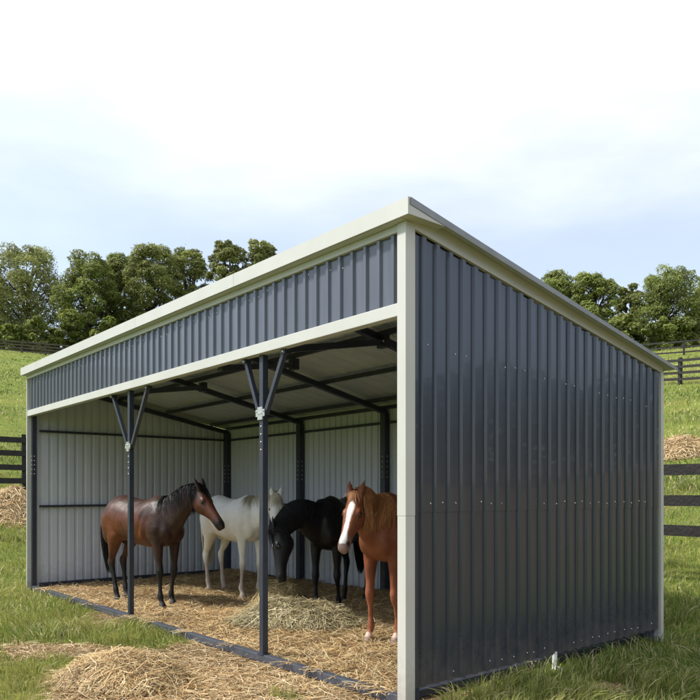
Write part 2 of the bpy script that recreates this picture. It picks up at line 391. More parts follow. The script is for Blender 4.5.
# soffit return between the rake and the roof overhang
# corner trims
mb = MB(); mb.box(-.074, .0105, -.084, .010, .0, 1.36); mb.box(-.0755, .012, -.0855, .0105, 1.36, 3.425)
sp(mb, 'corner_trim', M['sage'], bevel=.004)['label'] = 'tall sage corner post casing nearest the viewer'
mb = MB(); mb.box(-W-.018, -W+.013, -.084, .006, .0, 3.372); sp(mb, 'corner_trim', M['sage'], bevel=.003)
mb = MB(); mb.box(-.055, .016, D-.012, D+.042, -.02, wtop(D)+.02); sp(mb, 'corner_trim', M['sage'], bevel=.003)
mb = MB(); mb.box(-W-.016, -W+.055, D-.012, D+.042, .0, wtop(D)+.02); sp(mb, 'corner_trim', M['sage'], bevel=.003)
# corner tubes inside
for (xa, xb, ya, yb) in ((-W+.0155, -W+.070, -.02, .05), (-.10, -.02, .012, .085)):
    mb = MB(); mb.box(xa, xb, ya, yb, 0, 2.80)
    for k in range(5):
        mb.dome((xb+.001 if xa < -5 else xa-.001, (ya+yb)/2, 1.86+k*.07), (1 if xa < -5 else -1,0,0), .011, 1)
        mb.dome(((xa+xb)/2+.01, ya-.001, 1.86+k*.07), (0,-1,0), .010, 1)
    sp(mb, 'corner_tube', [M['tube'], M['zinc']], bevel=.004)
# base skids
mb = MB(); mb.box(-W+.1, -.1, -.035, .035, .004, .075); sp(mb, 'base_skid', M['skid'], bevel=.006)
for x in (-W+.05, -.16):
    mb = MB(); mb.box(x-.035, x+.03, .1, D-.1, .01, .11 if x < -1 else .07); sp(mb, 'base_skid', M['tube'], bevel=.006)
mb = MB(); mb.box(-W+.1, -.1, D-.09, D-.03, .01, .11); sp(mb, 'base_skid', M['tube'], bevel=.006)
# back posts
for x in (-W+.07, -6.12, -4.06, -2.0, -.1):
    mb = MB(); mb.box(x-.05, x+.05, D-.13, D-.035, .0, 2.70)
    for k in range(5): mb.dome((x, D-.1315, 1.78+k*.075), (0,-1,0), .010, 1); mb.dome((x+.0515, D-.08, 1.78+k*.075), (1,0,0), .010, 1)
    sp(mb, 'back_post', [M['tube'], M['zinc']], bevel=.005)
# girts
for z in (1.34, 2.55):
    mb = MB(); mb.bar((-W+.045, .1, z), (-W+.045, D-.14, z+.02), .036, .036); sp(mb, 'girt', M['tube'])
    mb = MB(); mb.bar((-.06, .1, z), (-.06, D-.14, z), .036, .036); sp(mb, 'girt', M['tube'])
    mb = MB(); mb.bar((-W+.12, D-.055, z+.02), (-.12, D-.055, z+.02), .034, .036); sp(mb, 'girt', M['tube'])
# purlins, rafters
for y in (.72, 1.43, 2.32, 3.22, D-.08):
    if y == .72: continue
    mb = MB(); z = roof_z(y)-.085; mb.bar((-W+.05, y, z), (-.04, y, z), .05, .05); sp(mb, 'purlin', M['tube'])
for (xf, xb) in ((-W+.06, -W+.06), (-5.78, -6.1), (-3.72, -4.05), (-1.76, -2.0), (-.07, -.07)):
    mb = MB(); mb.bar((xf, .05, roof_z(.05)-.15), (xb, D-.06, roof_z(D-.06)-.15), .07, .07); sp(mb, 'rafter', M['tube'])
# struts from the header to the brackets on the first purlin
for (px, py, B) in ((286, 348, (-1.80,1.40)), (220, 368, (-3.40,1.44)), (147, 391, (-5.66,1.48))):
    a = on_y(px, py, .07); a.z = min(a.z, 2.80); zb = roof_z(B[1])-.19
    mb = MB(); mb.bar(a, (B[0], B[1], zb), .06, .06); 
    mb.box(B[0]-.06, B[0]+.06, B[1]-.035, B[1]+.035, zb-.06, zb+.07)
    for k in range(3): mb.dome((B[0]-.04+k*.04, B[1]-.036, zb), (0,-1,0), .012, 1)
    sp(mb, 'roof_strut', [M['tube'], M['zinc']])
# central support posts with V braces
for (x, zj, xl, xr) in ((-4.756, 2.10, -5.27, -4.26), (-1.888, 2.25, -2.17, -1.54)):
    mb = MB(); mb.box(x-.029, x+.029, -.029, .029, .074, 2.775)
    for k in range(4): mb.dome((x, -.0295, zj-.12-k*.07), (0,-1,0), .010, 1)
    mb.box(x-.045, x+.045, -.045, .045, .0755, .082)
    post = sp(mb, 'support_post', [M['tube'], M['zinc']], bevel=.005)
    for xe in (xl, xr):
        mb = MB(); s = 1 if xe > x else -1
        mb.bar((x+s*.045, -.006, zj-.01), (xe, -.006, 2.772), .040, .040, up=(0,1,0))
        mb.box(xe-.03, xe+.03, -.036, .030, 2.735, 2.7745, 0)
        mb.dome((xe, -.0365, 2.755), (0,-1,0), .012, 1)
        sp(mb, 'brace', [M['tube'], M['zinc']], parent=post)
    mb = MB(); mb.box(x-.070, x+.070, -.040, -.033, zj-.030, zj+.032); mb.box(x-.038, x+.038, -.042, -.030, zj-.06, zj+.055)
    for dx in (-.055, -.018, .018, .055): mb.dome((x+dx, -.0405, zj+random.uniform(-.02,.02)), (0,-1,0), .013)
    sp(mb, 'bracket', M['zinc'], parent=post)
# little white foot under the right wall
mb = MB(); fp = Vector((-.03, 1.78, 0)); mb.tube([(fp.x,fp.y,-.02),(fp.x,fp.y,.15)], [.022,.022], 10); mb.tube([(fp.x+.0,fp.y,.0),(fp.x+.07,fp.y-.02,.012)], [.03,.022], 8)
sp(mb, 'anchor_foot', M['foot'])

# ------------------------------------------------------------------ ribbons (straw, hay, hair)
def ribbons(P, wid, cols, side=None, taper=True):
    """P (n,k,3) centre lines -> mesh arrays. wid (n,)"""
    n, k, _ = P.shape
    T = np.gradient(P, axis=1); T /= np.linalg.norm(T, axis=2, keepdims=True)+1e-9
    if side is None: side = rng.normal(size=(n, 1, 3))
    Sd = np.cross(T, side); Sd /= np.linalg.norm(Sd, axis=2, keepdims=True)+1e-9
    tp = np.linspace(1, .15, k) if taper else np.ones(k)
    off = Sd*(wid[:, None, None]/2)*tp[None, :, None]
    V = np.stack([P-off, P+off], 2).reshape(n*k*2, 3)
    base = (np.arange(n)*k*2)[:, None, None]; j = np.arange(k-1)[None, :, None]*2
    Fc = (base+j+np.array([0, 1, 3, 2])[None, None, :]).reshape(-1, 4)
    C = np.repeat(cols, k*2, axis=0)
    return V, Fc, C
STRAWC = np.array([(.58,.41,.20),(.66,.50,.27),(.46,.30,.13),(.74,.61,.38),(.28,.17,.08),(.56,.42,.22)])
HAYC = np.array([(.46,.40,.23),(.54,.47,.29),(.36,.30,.15),(.60,.53,.35),(.25,.20,.10)])
def straw_cols(n, pal): 
    c = pal[rng.integers(0, len(pal), n)]; return c*(rng.uniform(.7, 1.15, (n, 1)))
def flat_straws(x, y, z, ln, wd, pal, lift=.25):
    n = len(x); a = rng.uniform(0, 2*PI, n); t = rng.uniform(-lift, lift, n); bend = rng.normal(0, .32, n)
    s = np.linspace(-.5, .5, 4)[None, :]
    dx = np.cos(a)[:, None]*s*ln[:, None]-np.sin(a)[:, None]*(s**2)*bend[:, None]*ln[:, None]*2
    dy = np.sin(a)[:, None]*s*ln[:, None]+np.cos(a)[:, None]*(s**2)*bend[:, None]*ln[:, None]*2
    dz = np.sin(t)[:, None]*(s+.25)*ln[:, None]-(s**2)*ln[:, None]*.15
    P = np.stack([x[:, None]+dx, y[:, None]+dy, z[:, None]+dz+.006], -1)
    side = np.stack([rng.normal(0, .35, n), rng.normal(0, .35, n), np.ones(n)], -1)[:, None, :]
    return ribbons(P, wd, straw_cols(n, pal), side, taper=False)

# bedding inside
bx = np.linspace(-W+.06, -.13, 240); by = np.linspace(.02, D-.1, 110)
BX, BY = np.meshgrid(bx, by)
def bedz(x, y): return .025+.055*fbm(x, y, .45, 21)*np.clip((y+.02)/.3, .15, 1)+.12*np.exp(-((D-.1-y)/.22)**2)*fbm(x, y, .6, 2)-.045*np.clip((x+.35)/.22, 0, 1)
BZ = bedz(BX, BY); i2 = np.arange(BX.size).reshape(BX.shape)
Fq = np.stack([i2[:-1,:-1], i2[:-1,1:], i2[1:,1:], i2[1:,:-1]], -1).reshape(-1, 4)
bm_ = np_mesh('straw_bedding', np.stack([BX,BY,BZ],-1).reshape(-1,3), Fq, 4, smooth=True)
tag(link('straw_bedding', bm_, M['strawbase']), 'golden straw bedding matted over the shelter floor', 'straw', kind='stuff')
n = 80000
x = rng.uniform(-W+.12, -.2, n); y = rng.uniform(.03, D-.15, n)
keep = rng.random(n) < np.clip(1.25-.22*(-x)/2, .45, 1); x, y = x[keep], y[keep]; n = len(x)
V, Fc, C = flat_straws(x, y, bedz(x, y), rng.uniform(.07, .26, n), rng.uniform(.0035, .0085, n), STRAWC, .4)
hue = fbm(x, y, .7, 30)[:, None]; C = C*np.repeat(.60+.78*hue, 8, axis=0)
tag(link('loose_straw', np_mesh('loose_straw', V, Fc, 4, colattr=C), M['straw']), 'loose golden straw stalks strewn over the shelter floor', 'straw', kind='stuff')
# stalks lying over the front skid
n = 1500; x = rng.uniform(-W+.4, -.15, n); y = rng.normal(0, .05, n); k = fbm(x, y*0, .35, 77) > .57; x, y = x[k], y[k]; n = len(x)
Vs, Fs, Cs = flat_straws(x, y, .068+.008*rng.random(n), rng.uniform(.08, .24, n), rng.uniform(.004, .008, n), STRAWC, .12)
tag(link('skid_straw', np_mesh('skid_straw', Vs, Fs, 4, colattr=Cs), M['straw']), 'straw stalks spilled over the front base skid', 'straw', kind='stuff')
# litter outside
n = 150000
d = 3.2*np.exp(rng.random(n)*math.log(16/3.2)); r = rng.uniform(-.62, .62, n)
x = CX+d*(r*cosY+sinY); y = CY+d*(-r*sinY+cosY)
m = strawmask(x, y); inside = (x > -W) & (x < 0) & (y > -.05) & (y < D)
keep = (rng.random(n) < m**1.2*1.1) & ~inside; x, y = x[keep], y[keep]; n = len(x)
V, Fc, C = flat_straws(x, y, terr(x, y)+.004, rng.uniform(.06, .24, n), rng.uniform(.003, .0065, n), STRAWC*np.array([.98,.98,1.02]))
hue = fbm(x, y, .5, 31)[:, None]; C = C*np.repeat(.68+.6*hue, 8, axis=0)
tag(link('straw_litter', np_mesh('straw_litter', V, Fc, 4, colattr=C), M['straw']), 'dry straw litter trampled into the grass before the opening', 'straw', kind='stuff')

# ------------------------------------------------------------------ grass
def grass_points(n, d0, d1, spread=.66):
    d = d0*np.exp(rng.random(n)*math.log(d1/d0)); r = rng.uniform(-spread, spread, n)
    return CX+d*(r*cosY+sinY), CY+d*(-r*sinY+cosY), d
def make_grass(name, n, d0, d1, hmul, wmul, label, px_clump=.35):
    x, y, d = grass_points(n, d0, d1)
    m = strawmask(x, y); inside = (x > -W-.03) & (x < -.02) & (y > -.06) & (y < D+.04)
    tuft = fbm(x, y, px_clump, 40); tuft2 = fbm(x, y, 2.2, 41)
    keep = (~inside) & (rng.random(n) > m*1.25) & (rng.random(n) < .35+1.2*np.clip(tuft-.25, 0, 1)+.15)
    x, y, d, tuft, tuft2, m = x[keep], y[keep], d[keep], tuft[keep], tuft2[keep], m[keep]; n = len(x)
    h = (.045+.10*rng.random(n)**1.5+.20*np.clip(tuft-.42, 0, 1))*hmul*(1-.55*m)*(.75+.5*tuft2)
    h = h*(1+.3*np.exp(-((x-.06)/.12)**2)*((y > .1) & (y < D)))
    w_ = rng.uniform(.0028, .0055, n)*wmul*(.6+d/9.)
    a = rng.uniform(0, 2*PI, n); lean = rng.uniform(.1, .95, n)*h
    # patches lean the same way
    aw = fbm(x, y, .8, 44)*4*PI; lx = np.cos(a)*lean*.7+np.cos(aw)*lean*.5; ly = np.sin(a)*lean*.7+np.sin(aw)*lean*.5
    s = np.array([0, .4, .75, 1.0])[None, :]
    P = np.stack([x[:, None]+lx[:, None]*s**1.9, y[:, None]+ly[:, None]*s**1.9, (terr(x, y)-.008)[:, None]+h[:, None]*s*(1-.25*s**2)], -1)
    b1 = fbm(x, y, .45, 50)[:, None]; b2 = rng.random((n, 1)); b3 = fbm(x, y, 3.5, 51)[:, None]
    green = np.array([[.21,.290,.050]]); yel = np.array([[.44,.43,.125]]); dk = np.array([[.095,.145,.030]]); dry = np.array([[.55,.46,.27]])
    t = np.clip((b1-.35)*1.8+(b2-.5)*.6+(b3-.5)*.9, 0, 1)
    C = dk*(1-t)+green*t; t2 = np.clip((b3-.38)*2.4+(b2-.5)*1.1+.15*(d[:, None] > 8), 0, 1); C = C*(1-t2)+yel*t2
    isdry = (rng.random((n, 1)) < .10+.25*m[:, None]); C = np.where(isdry, dry*(.6+.6*b2), C)
    V, Fc, Cc = ribbons(P, w_, C, None)
    tag(link(name, np_mesh(name, V, Fc, 4, colattr=Cc), M['blade']), label, 'grass', kind='stuff')
make_grass('grass', 200000, 3.0, 17, 1.05, 1.6, 'green grass growing thickly in tufts around the shelter')
make_grass('pasture_grass', 150000, 15, 118, 1.45, 2.4, 'short yellow green pasture grass on the slope behind', 1.6)

# ------------------------------------------------------------------ hay piles
def hay_pile(name, cx, cy, rx, ry, h, n, label, pal, lumps=1, rot=0, wd=1.0, grp=None, ln=(.12,.38), seed=0, floor=None, cat='hay pile'):
    fz = floor or (lambda x, y: terr(x, y))
    z0 = float(fz(np.array([cx]), np.array([cy]))[0])
    ca, sa_ = math.cos(rot), math.sin(rot)
    def hz(u, v):
        r = np.sqrt(u*u+v*v); edge = 1+.35*(fbm(np.cos(np.arctan2(v, u))*2+seed, np.sin(np.arctan2(v, u))*2, .9, seed)-.5)
        prof = np.clip(1-(r/edge)**2, 0, 1)**.75
        b = prof*(.72+.6*(fbm(u*rx+seed*3, v*ry, .28, seed+3)-.4))
        if lumps == 2: b = b*(.78+.3*np.exp(-((u-.3)**2+(v-.2)**2)/.12))
        return h*b
    nr, na = 34, 64; vs = []
    R_ = (np.arange(nr)/(nr-1))[:, None]*1.15; A_ = (np.arange(na)/na*2*PI)[None, :]
    U = R_*np.cos(A_); Vv = R_*np.sin(A_); Zr = hz(U, Vv)
    Zr = Zr+.02*(fbm(U*rx*6, Vv*ry*6, .4, seed+9)-.5)*(Zr > .01)
    Xw = U*rx*ca-Vv*ry*sa_; Yw = U*rx*sa_+Vv*ry*ca
    gz = fz(Xw+cx, Yw+cy)-z0
    Zw = gz+Zr-.02
    ii = np.arange(nr*na).reshape(nr, na)
    Fq = np.stack([ii[:-1], ii[1:], np.roll(ii[1:], -1, 1), np.roll(ii[:-1], -1, 1)], -1).reshape(-1, 4)
    V1 = np.stack([Xw, Yw, Zw], -1).reshape(-1, 3)
    C1 = np.tile(pal.mean(0)*.42, (len(V1), 1))
    u = rng.normal(0, .5, n); v = rng.normal(0, .5, n); k = (u*u+v*v) < 1.25; u, v = u[k], v[k]; n = len(u)
    X2 = u*rx*ca-v*ry*sa_; Y2 = u*rx*sa_+v*ry*ca; Z2 = fz(X2+cx, Y2+cy)-z0+hz(u, v)
    V2, F2, C2 = flat_straws(X2, Y2, Z2, rng.uniform(*ln, n), rng.uniform(.0035, .0075, n)*wd, pal, lift=.55)
    # follow the mound: tilt each stalk's ends down with the surface
    VV = V2.reshape(n, 8, 3)
    uu = ((VV[:, :, 0])*ca+(VV[:, :, 1])*sa_)/rx; v_ = (-(VV[:, :, 0])*sa_+(VV[:, :, 1])*ca)/ry
    surf = hz(uu, v_)+fz(VV[:, :, 0]+cx, VV[:, :, 1]+cy)-z0
    VV[:, :, 2] = np.maximum(surf*.75+VV[:, :, 2]*.25, surf-.02)+(VV[:, :, 2]-Z2[:, None])*.5+rng.uniform(-.01, .03, (n, 1))
    V2 = VV.reshape(-1, 3); C2 = C2*np.repeat(.6+.8*fbm(X2, Y2, .22, seed+4)[:, None], 8, axis=0)
    Vt = np.vstack([V1, V2]); Ft = np.vstack([Fq, F2+len(V1)]); Ct = np.vstack([C1, C2])
    o = link(name, np_mesh(name, Vt, Ft, 4, colattr=Ct), M['straw']); o.location = (cx, cy, z0)
    tag(o, label, cat, grp); return o
flat0 = lambda x, y: bedz(x, y)
hay_pile('hay_pile', -2.0, -1.28, .58, .42, .24, 11000, 'large loose straw heap on the grass in front of the shelter', STRAWC, seed=1, rot=.5, grp='heaps of hay and straw', wd=.78, ln=(.08,.34))
hay_pile('hay_pile', -3.05, 1.22, .74, .46, .30, 10000, 'grey green hay heap on the bedding behind the nearer support post', HAYC, seed=2, rot=.75, grp='heaps of hay and straw', floor=flat0)
c = at(279, 612, 9.36)
hay_pile('hay_pile', c.x, c.y, .34, .28, .46, 4600, 'small tuft of hay under the black horse muzzle', HAYC*np.array([1.1,1.0,.85]), seed=3, rot=.75, grp='heaps of hay and straw', floor=flat0)
c = at(6, 515, 17.0); hay_pile('hay_pile', c.x, c.y, 1.0, .9, .85, 7000, 'golden hay heap on the slope below the fence left of the shelter', STRAWC, seed=4, grp='heaps of hay and straw', wd=2.2, ln=(.2,.6), lumps=2)
c = at(680, 446, 19.6); hay_pile('hay_pile', c.x, c.y, .95, .8, .55, 5000, 'low golden hay heap on the slope right of the shelter', STRAWC, seed=5, grp='heaps of hay and straw', wd=2.2, ln=(.2,.5), rot=.7)

# ------------------------------------------------------------------ fences
def terr1(x, y): return float(terr(np.array([float(x)]), np.array([float(y)]))[0])
def fence(name, pts, label, mt, h=1.5, rails=4, post_w=.13, rail_h=.14, step=2.4, top=None, bottom=.32, extra=None):
    a = Vector((*pts[0], 0)); root = empty(name, (a.x, a.y, terr1(a.x, a.y))); off = Vector(root.location)
    tag(root, label, 'fence', 'board fences in the pasture')
    P = []
    for (p, q) in zip(pts[:-1], pts[1:]):
        p = Vector(p); q = Vector(q); k = max(1, round((q-p).length/step))
        for i in range(k): P.append(p+(q-p)*i/k)
    P.append(Vector(pts[-1]))
    tops = [terr1(p.x, p.y) for p in P]
    for i, p in enumerate(P):
        mb = MB(); q = P[i+1] if i+1 < len(P) else P[i-1]; dr = (q-p).normalized(); dr = Vector((dr.x, dr.y, 0))
        z = tops[i]; tilt = random.uniform(-.02, .02)
        mb.bar(Vector((p.x, p.y, z-.1))-off, Vector((p.x+tilt, p.y+tilt, z+h+.05+random.uniform(-.02,.03)))-off, post_w, post_w*.8, up=dr)
        mb.build('post', mt, root)
    toc = Vector((CX, CY))
    for i in range(len(P)-1):
        p, q = P[i], P[i+1]; dr = (q-p).normalized(); nr = Vector((-dr.y, dr.x))
        if nr.dot(toc-p) < 0: nr = -nr
        nr = nr*(post_w*.5+.018)
        for k in range(rails):
            hh = h-.09-k*(h-.09-bottom)/(rails-1)
            j1 = random.uniform(-.012, .012); j2 = random.uniform(-.012, .012)
            A = Vector((p.x+nr.x, p.y+nr.y, tops[i]+hh+j1))-off; B = Vector((q.x+nr.x, q.y+nr.y, tops[i+1]+hh+j2))-off
            mb = MB(); dd = (B-A).normalized(); A2 = A+dd*.004; B2 = B-dd*.004
            mb.bar(A2, B2, .032, rail_h); mb.build('rail', mt, root)
    return root
def gp(px, d): p = at(px, 400, d); return (p.x, p.y)
fence('board_fence', [gp(-300, 15.5), gp(24, 19.6), gp(70, 20.2), gp(150, 20.8)], 'black four board fence close by on the left of the shelter', M['fence'], h=1.52, step=2.6, rail_h=.15)
fence('board_fence', [gp(-120, 104), gp(330, 104)], 'weathered board fence along the field top below the left trees', M['fence_far'], h=1.7, step=3.4, rail_h=.20, post_w=.24)
fence('board_fence', [gp(590, 10.6), gp(716, 9.3), gp(830, 8.4)], 'black board fence just behind the right rear corner of the shelter', M['fence'], h=1.66, step=2.6, rail_h=.145, rails=3, bottom=.76)
fence('board_fence', [gp(600, 48), gp(680, 42), gp(790, 36)], 'black board fence halfway up the slope on the right', M['fence'], h=1.5, step=4.0, rail_h=.15, rails=4, post_w=.2)
fence('board_fence', [gp(590, 88), gp(684, 80), gp(800, 74)], 'farthest dark board fence high on the right slope', M['fence'], h=1.6, step=5.0, rail_h=.17, rails=3, post_w=.24)

# ------------------------------------------------------------------ trees
def leaf_quads(c, nrm, size):
    n = len(c); nrm = nrm/(np.linalg.norm(nrm, axis=1, keepdims=True)+1e-9)
    a = np.cross(nrm, rng.normal(size=(n, 3))); a /= np.linalg.norm(a, axis=1, keepdims=True)+1e-9
    b = np.cross(nrm, a); s = size[:, None]
    V = np.stack([c-a*s, c-b*s*.6+nrm*s*.15, c+a*s, c+b*s*.6+nrm*s*.15], 1).reshape(-1, 3)
    return V, np.arange(n*4).reshape(n, 4)
def tree(px, d, H, R, label, seed, name='deciduous_tree', grp='trees along the top of the field', nl=11000, pale=0.0, lobes=84, trunk=True, low=.16, leaf=.165, cat='tree'):
    rs = np.random.default_rng(seed); p = at(px, 400, d); z0 = terr1(p.x, p.y)
    root = empty(name, (p.x, p.y, z0)); tag(root, label, cat, grp)
    mb = MB(); pts = []; 
    top = Vector((rs.uniform(-.6,.6), rs.uniform(-.6,.6), H*.72))
    for i in range(8): t = i/7; pts.append(Vector((top.x*t+math.sin(t*3+seed)*.2, top.y*t, top.z*t-.2)))
    r0 = H*.022+.08; mb.tube(pts, [r0*(1-.8*i/7)*(1.35 if i == 0 else 1) for i in range(8)], 8)
    # lobes of the crown
    cs = []; rr = []
    for k in range(lobes):
        t = (k+.5)/lobes; zz = H*(low+(1-low)*(t**.85)*.90); f = (zz/H-low)/(1-low)
        env = R*(math.sin(PI*min(1, max(0, f*.86+.13)))**.62)
        a = k*2.399+rs.uniform(-.5, .5); q = env*math.sqrt(rs.uniform(.12, 1))*.82
        cs.append((q*math.cos(a), q*math.sin(a), zz+rs.uniform(-.4, .4))); rr.append(R*rs.uniform(.13, .30)*(1-.2*f))
    cs = np.array(cs); rr = np.array(rr)
    for k in range(0, lobes, 2):
        c = Vector(cs[k]); i = min(6, max(1, int((c.z*.7)/top.z*7))); s = pts[i]
        mid = (s+c)*.5+Vector((0, 0, -.05*H*.3)); mb.tube([s, mid, c], [r0*.32, r0*.2, r0*.06], 5)
    if trunk: mb.build('trunk', M['bark'], root, smooth=True)
    pk = rs.choice(lobes, nl, p=rr**2/(rr**2).sum())
    dr = rs.normal(size=(nl, 3)); dr /= np.linalg.norm(dr, axis=1, keepdims=True)
    dr[:, 2] = np.abs(dr[:, 2])*np.where(rs.random(nl) < .28, -1, 1)
    # each lobe is itself broken into clumps
    ph = rs.uniform(0, 6, (lobes, 3)); cl = np.sin(dr[:, 0]*5+ph[pk, 0])*np.sin(dr[:, 1]*5+ph[pk, 1])*np.sin(dr[:, 2]*5+ph[pk, 2])
    rad = rr[pk]*(.88+.30*cl+rs.normal(0, .09, nl)); 
    c = cs[pk]+dr*rad[:, None]*np.array([1.1, 1.1, .80])
    stray = rs.random(nl) < .05; c[stray] += rs.normal(0, .22, (stray.sum(), 3))
    nrm = dr*.8+rs.normal(0, .5, (nl, 3))+np.array([-.30, -.38, .55])
    V, Fc = leaf_quads(c, nrm, leaf*rs.uniform(.6, 1.25, nl)*(1 if nl > 6000 else 1.3))
    base = np.array([.185, .235, .050])*(1-pale)+np.array([.30, .305, .140])*pale
    lb = rs.uniform(.72, 1.3, lobes)[pk][:, None]; yl = rs.uniform(0, .5, lobes)[pk][:, None]
    C = base*lb*(1-yl)+np.array([.24, .25, .055])*lb*yl; C = C*rs.uniform(.7, 1.3, (nl, 1))
    link('crown', np_mesh('crown', V, Fc, 4, colattr=np.repeat(C, 4, axis=0)), M['leaf'], root)
    return root
def spec(px, ytop, hw, d):
    p = at(px, 400, d); z = terr1(p.x, p.y); zt = CH+(HOR-ytop)*d/F
    return zt-z, hw*d/F
TR = [  # px, top y, half width px, depth, pale, label
 (26, 243, 38, 128, .55, 'broad airy tree at the left edge above the field fence'),
 (88, 251, 31, 124, .15, 'dense low bushy tree second from the left'),
 (121, 250, 24, 131, .25, 'round green tree between the dense tree and the tallest group'),
 (152, 240, 27, 127, .45, 'tall pale topped tree left of the double crowned pair'),
 (188, 243, 25, 133, .40, 'tree behind the fascia with gaps of sky in its crown'),
 (228, 234, 21, 128, .60, 'tall narrow pale tree, left one of the pair above the roof line'),
 (262, 236, 20, 129, .60, 'tall narrow pale tree, right one of the pair above the roof line'),
 (-30, 255, 34, 130, .3, 'tree cut by the left edge of the view'),
 (556, 270, 26, 126, .25, 'spreading tree rising just above the sloping roof edge'),
 (594, 272, 25, 122, .15, 'mid green tree between the roof edge and the gap on the right'),
 (628, 283, 17, 130, .35, 'shorter yellowish tree in the dip of the right treeline'),
 (668, 266, 33, 124, .12, 'large dark green tree at the right with a rounded crown'),
 (712, 276, 26, 127, .20, 'tree cut by the right edge of the view')]
for i, (px, yt, hw, d, pale, lab) in enumerate(TR):
    H, R = spec(px, yt, hw, d); tree(px, d, H*1.02, R*1.22, lab, 100+i, pale=pale, nl=42000, low=.10 if px > 500 or i == 1 else .17)
# undergrowth at the wood's edge and the wood behind
und = [(8, 322, 16), (36, 318, 15), (62, 322, 14), (110, 318, 18), (146, 316, 17), (620, 316, 18), (655, 318, 18), (690, 318, 18)]
for i, (px, yt, hw) in enumerate(und):
    d = 117+(i*7 % 5); H, R = spec(px, yt, hw, d)
    tree(px, d, max(H, 3), R*1.25, '', 300+i, name='shrub', grp='shrubs below the treeline', nl=5000, lobes=14, trunk=True, low=.03, leaf=.26, cat='shrub', pale=(i*37 % 10)/18)
UL = ['low dark bush below the broad airy tree at the left edge','rounded bush right of the leftmost tree trunk','bush in the sky gap between the two left trees','bush under the third tree from the left','bush below the tall pale topped tree','bush in the dip of the right treeline','bush left below the large dark green right tree','bush right below the large dark green right tree']
for o, l in zip([o for o in COL.objects if o.name.startswith('shrub')], UL): o['label'] = l
nl = 60000; rs = np.random.default_rng(5)
pxs = rs.uniform(-260, 960, nl); dd = rs.uniform(138, 165, nl); r = (pxs-350)/F
x = CX+dd*(r*cosY+sinY); y = CY+dd*(-r*sinY+cosY); hh = 5+6.5*fbm(pxs, dd*0, 26, 60)
nx_ = 26000; an = rs.uniform(math.radians(-35), math.radians(88), nx_); rr_ = rs.uniform(62, 80, nx_)  # unseen arc of trees, added as a dark reflection in the side wall
x = np.concatenate([x, 8+rr_*np.cos(an)]); y = np.concatenate([y, rr_*np.sin(an)]); hh = np.concatenate([hh, 8+7*fbm(an*40, an*0, 5, 66)]); pxs = np.concatenate([pxs, an*400]); nl += nx_
z = terr(x, y)+hh*(rs.random(nl)**.7)
V, Fc = leaf_quads(np.stack([x, y, z], -1), rs.normal(size=(nl, 3))+np.array([0, -.2, .5]), rs.uniform(.35, .75, nl))
C = np.array([.085,.120,.032])*rs.uniform(.6, 1.4, (nl, 1))*(.6+.8*fbm(pxs, z, 9, 61)[:, None])
tag(link('distant_wood', np_mesh('distant_wood', V, Fc, 4, colattr=np.repeat(C, 4, axis=0)), M['leaf']), 'dark belt of woodland closing the view behind the treeline, plus an unseen arc added at right for the wall reflection', 'woodland', kind='stuff')

# ------------------------------------------------------------------ horses
def loft(mb, secs, n=20):
    """secs: list of (centre, axisA, a, axisB, b)"""
    vs = []; fs = []
    for (c, A, a, B, b_) in secs:
        c = Vector(c); A = Vector(A); B = Vector(B)
        for k in range(n):
            t = 2*PI*k/n; vs.append(c+A*(a*math.cos(t))+B*(b_*math.sin(t)))
    for i in range(len(secs)-1):
        for k in range(n): fs.append((i*n+k, i*n+(k+1) % n, (i+1)*n+(k+1) % n, (i+1)*n+k))
    fs.append(tuple(range(n))[::-1]); fs.append(tuple(range((len(secs)-1)*n, len(secs)*n)))
    mb.add(vs, fs)
def ell(mb, c, r, ax=None, n=14):
    c = Vector(c); vs = []; fs = []; m = n//2
    ax = ax or (Vector((1,0,0)), Vector((0,1,0)), Vector((0,0,1)))
    for i in range(m+1):
        ph = PI*i/m
        for k in range(n):
            t = 2*PI*k/n
            vs.append(c+ax[0]*r[0]*math.sin(ph)*math.cos(t)+ax[1]*r[1]*math.sin(ph)*math.sin(t)+ax[2]*r[2]*math.cos(ph))
    for i in range(m):
        for k in range(n): fs.append((i*n+k, (i+1)*n+k, (i+1)*n+(k+1) % n, i*n+(k+1) % n))
    mb.add(vs, fs)
def catmull(P, n):
    P = [Vector(p) for p in P]; P = [P[0]*2-P[1]]+P+[P[-1]*2-P[-2]]; out = []
    m = len(P)-3
    for i in range(n):
        t = i/(n-1)*m; k = min(int(t), m-1); u = t-k; a, b, c, d = P[k:k+4]
        out.append(.5*((2*b)+(c-a)*u+(2*a-5*b+4*c-d)*u*u+(3*b-a-3*c+d)*u**3))
    return out
def lerp_tab(tab, t):
    for i in range(len(tab)-1):
        if t <= tab[i+1][0]:
            f = (t-tab[i][0])/(tab[i+1][0]-tab[i][0]); f = max(0, min(1, f)); return [a+(b-a)*f for a, b in zip(tab[i][1:], tab[i+1][1:])]
    return list(tab[-1][1:])
def hair(name, P, wid, cols, m, parent, side=None):
    V, Fc, C = ribbons(P, wid, cols, side); o = link(name, np_mesh(name, V, Fc, 4, colattr=C, smooth=True), m, parent); return o
M['hair'] = mat('horse_hair', rough=.55, spec=.28, col='col')
def coat_mat(name, rough=.45, sheen=.15, spec=.45):
    if name == 'white_coat': return mat(name, rough=.6, spec=.3, col='col', var=((.93,.93,.93),(1.08,1.08,1.07)), var_scale=7, bump=.3, bump_scale=45)
    return mat(name, rough=rough, spec=spec, col='col', var=((.74,.74,.76),(1.18,1.18,1.16)), var_scale=9, bump=.20, bump_scale=60, sheen=0)
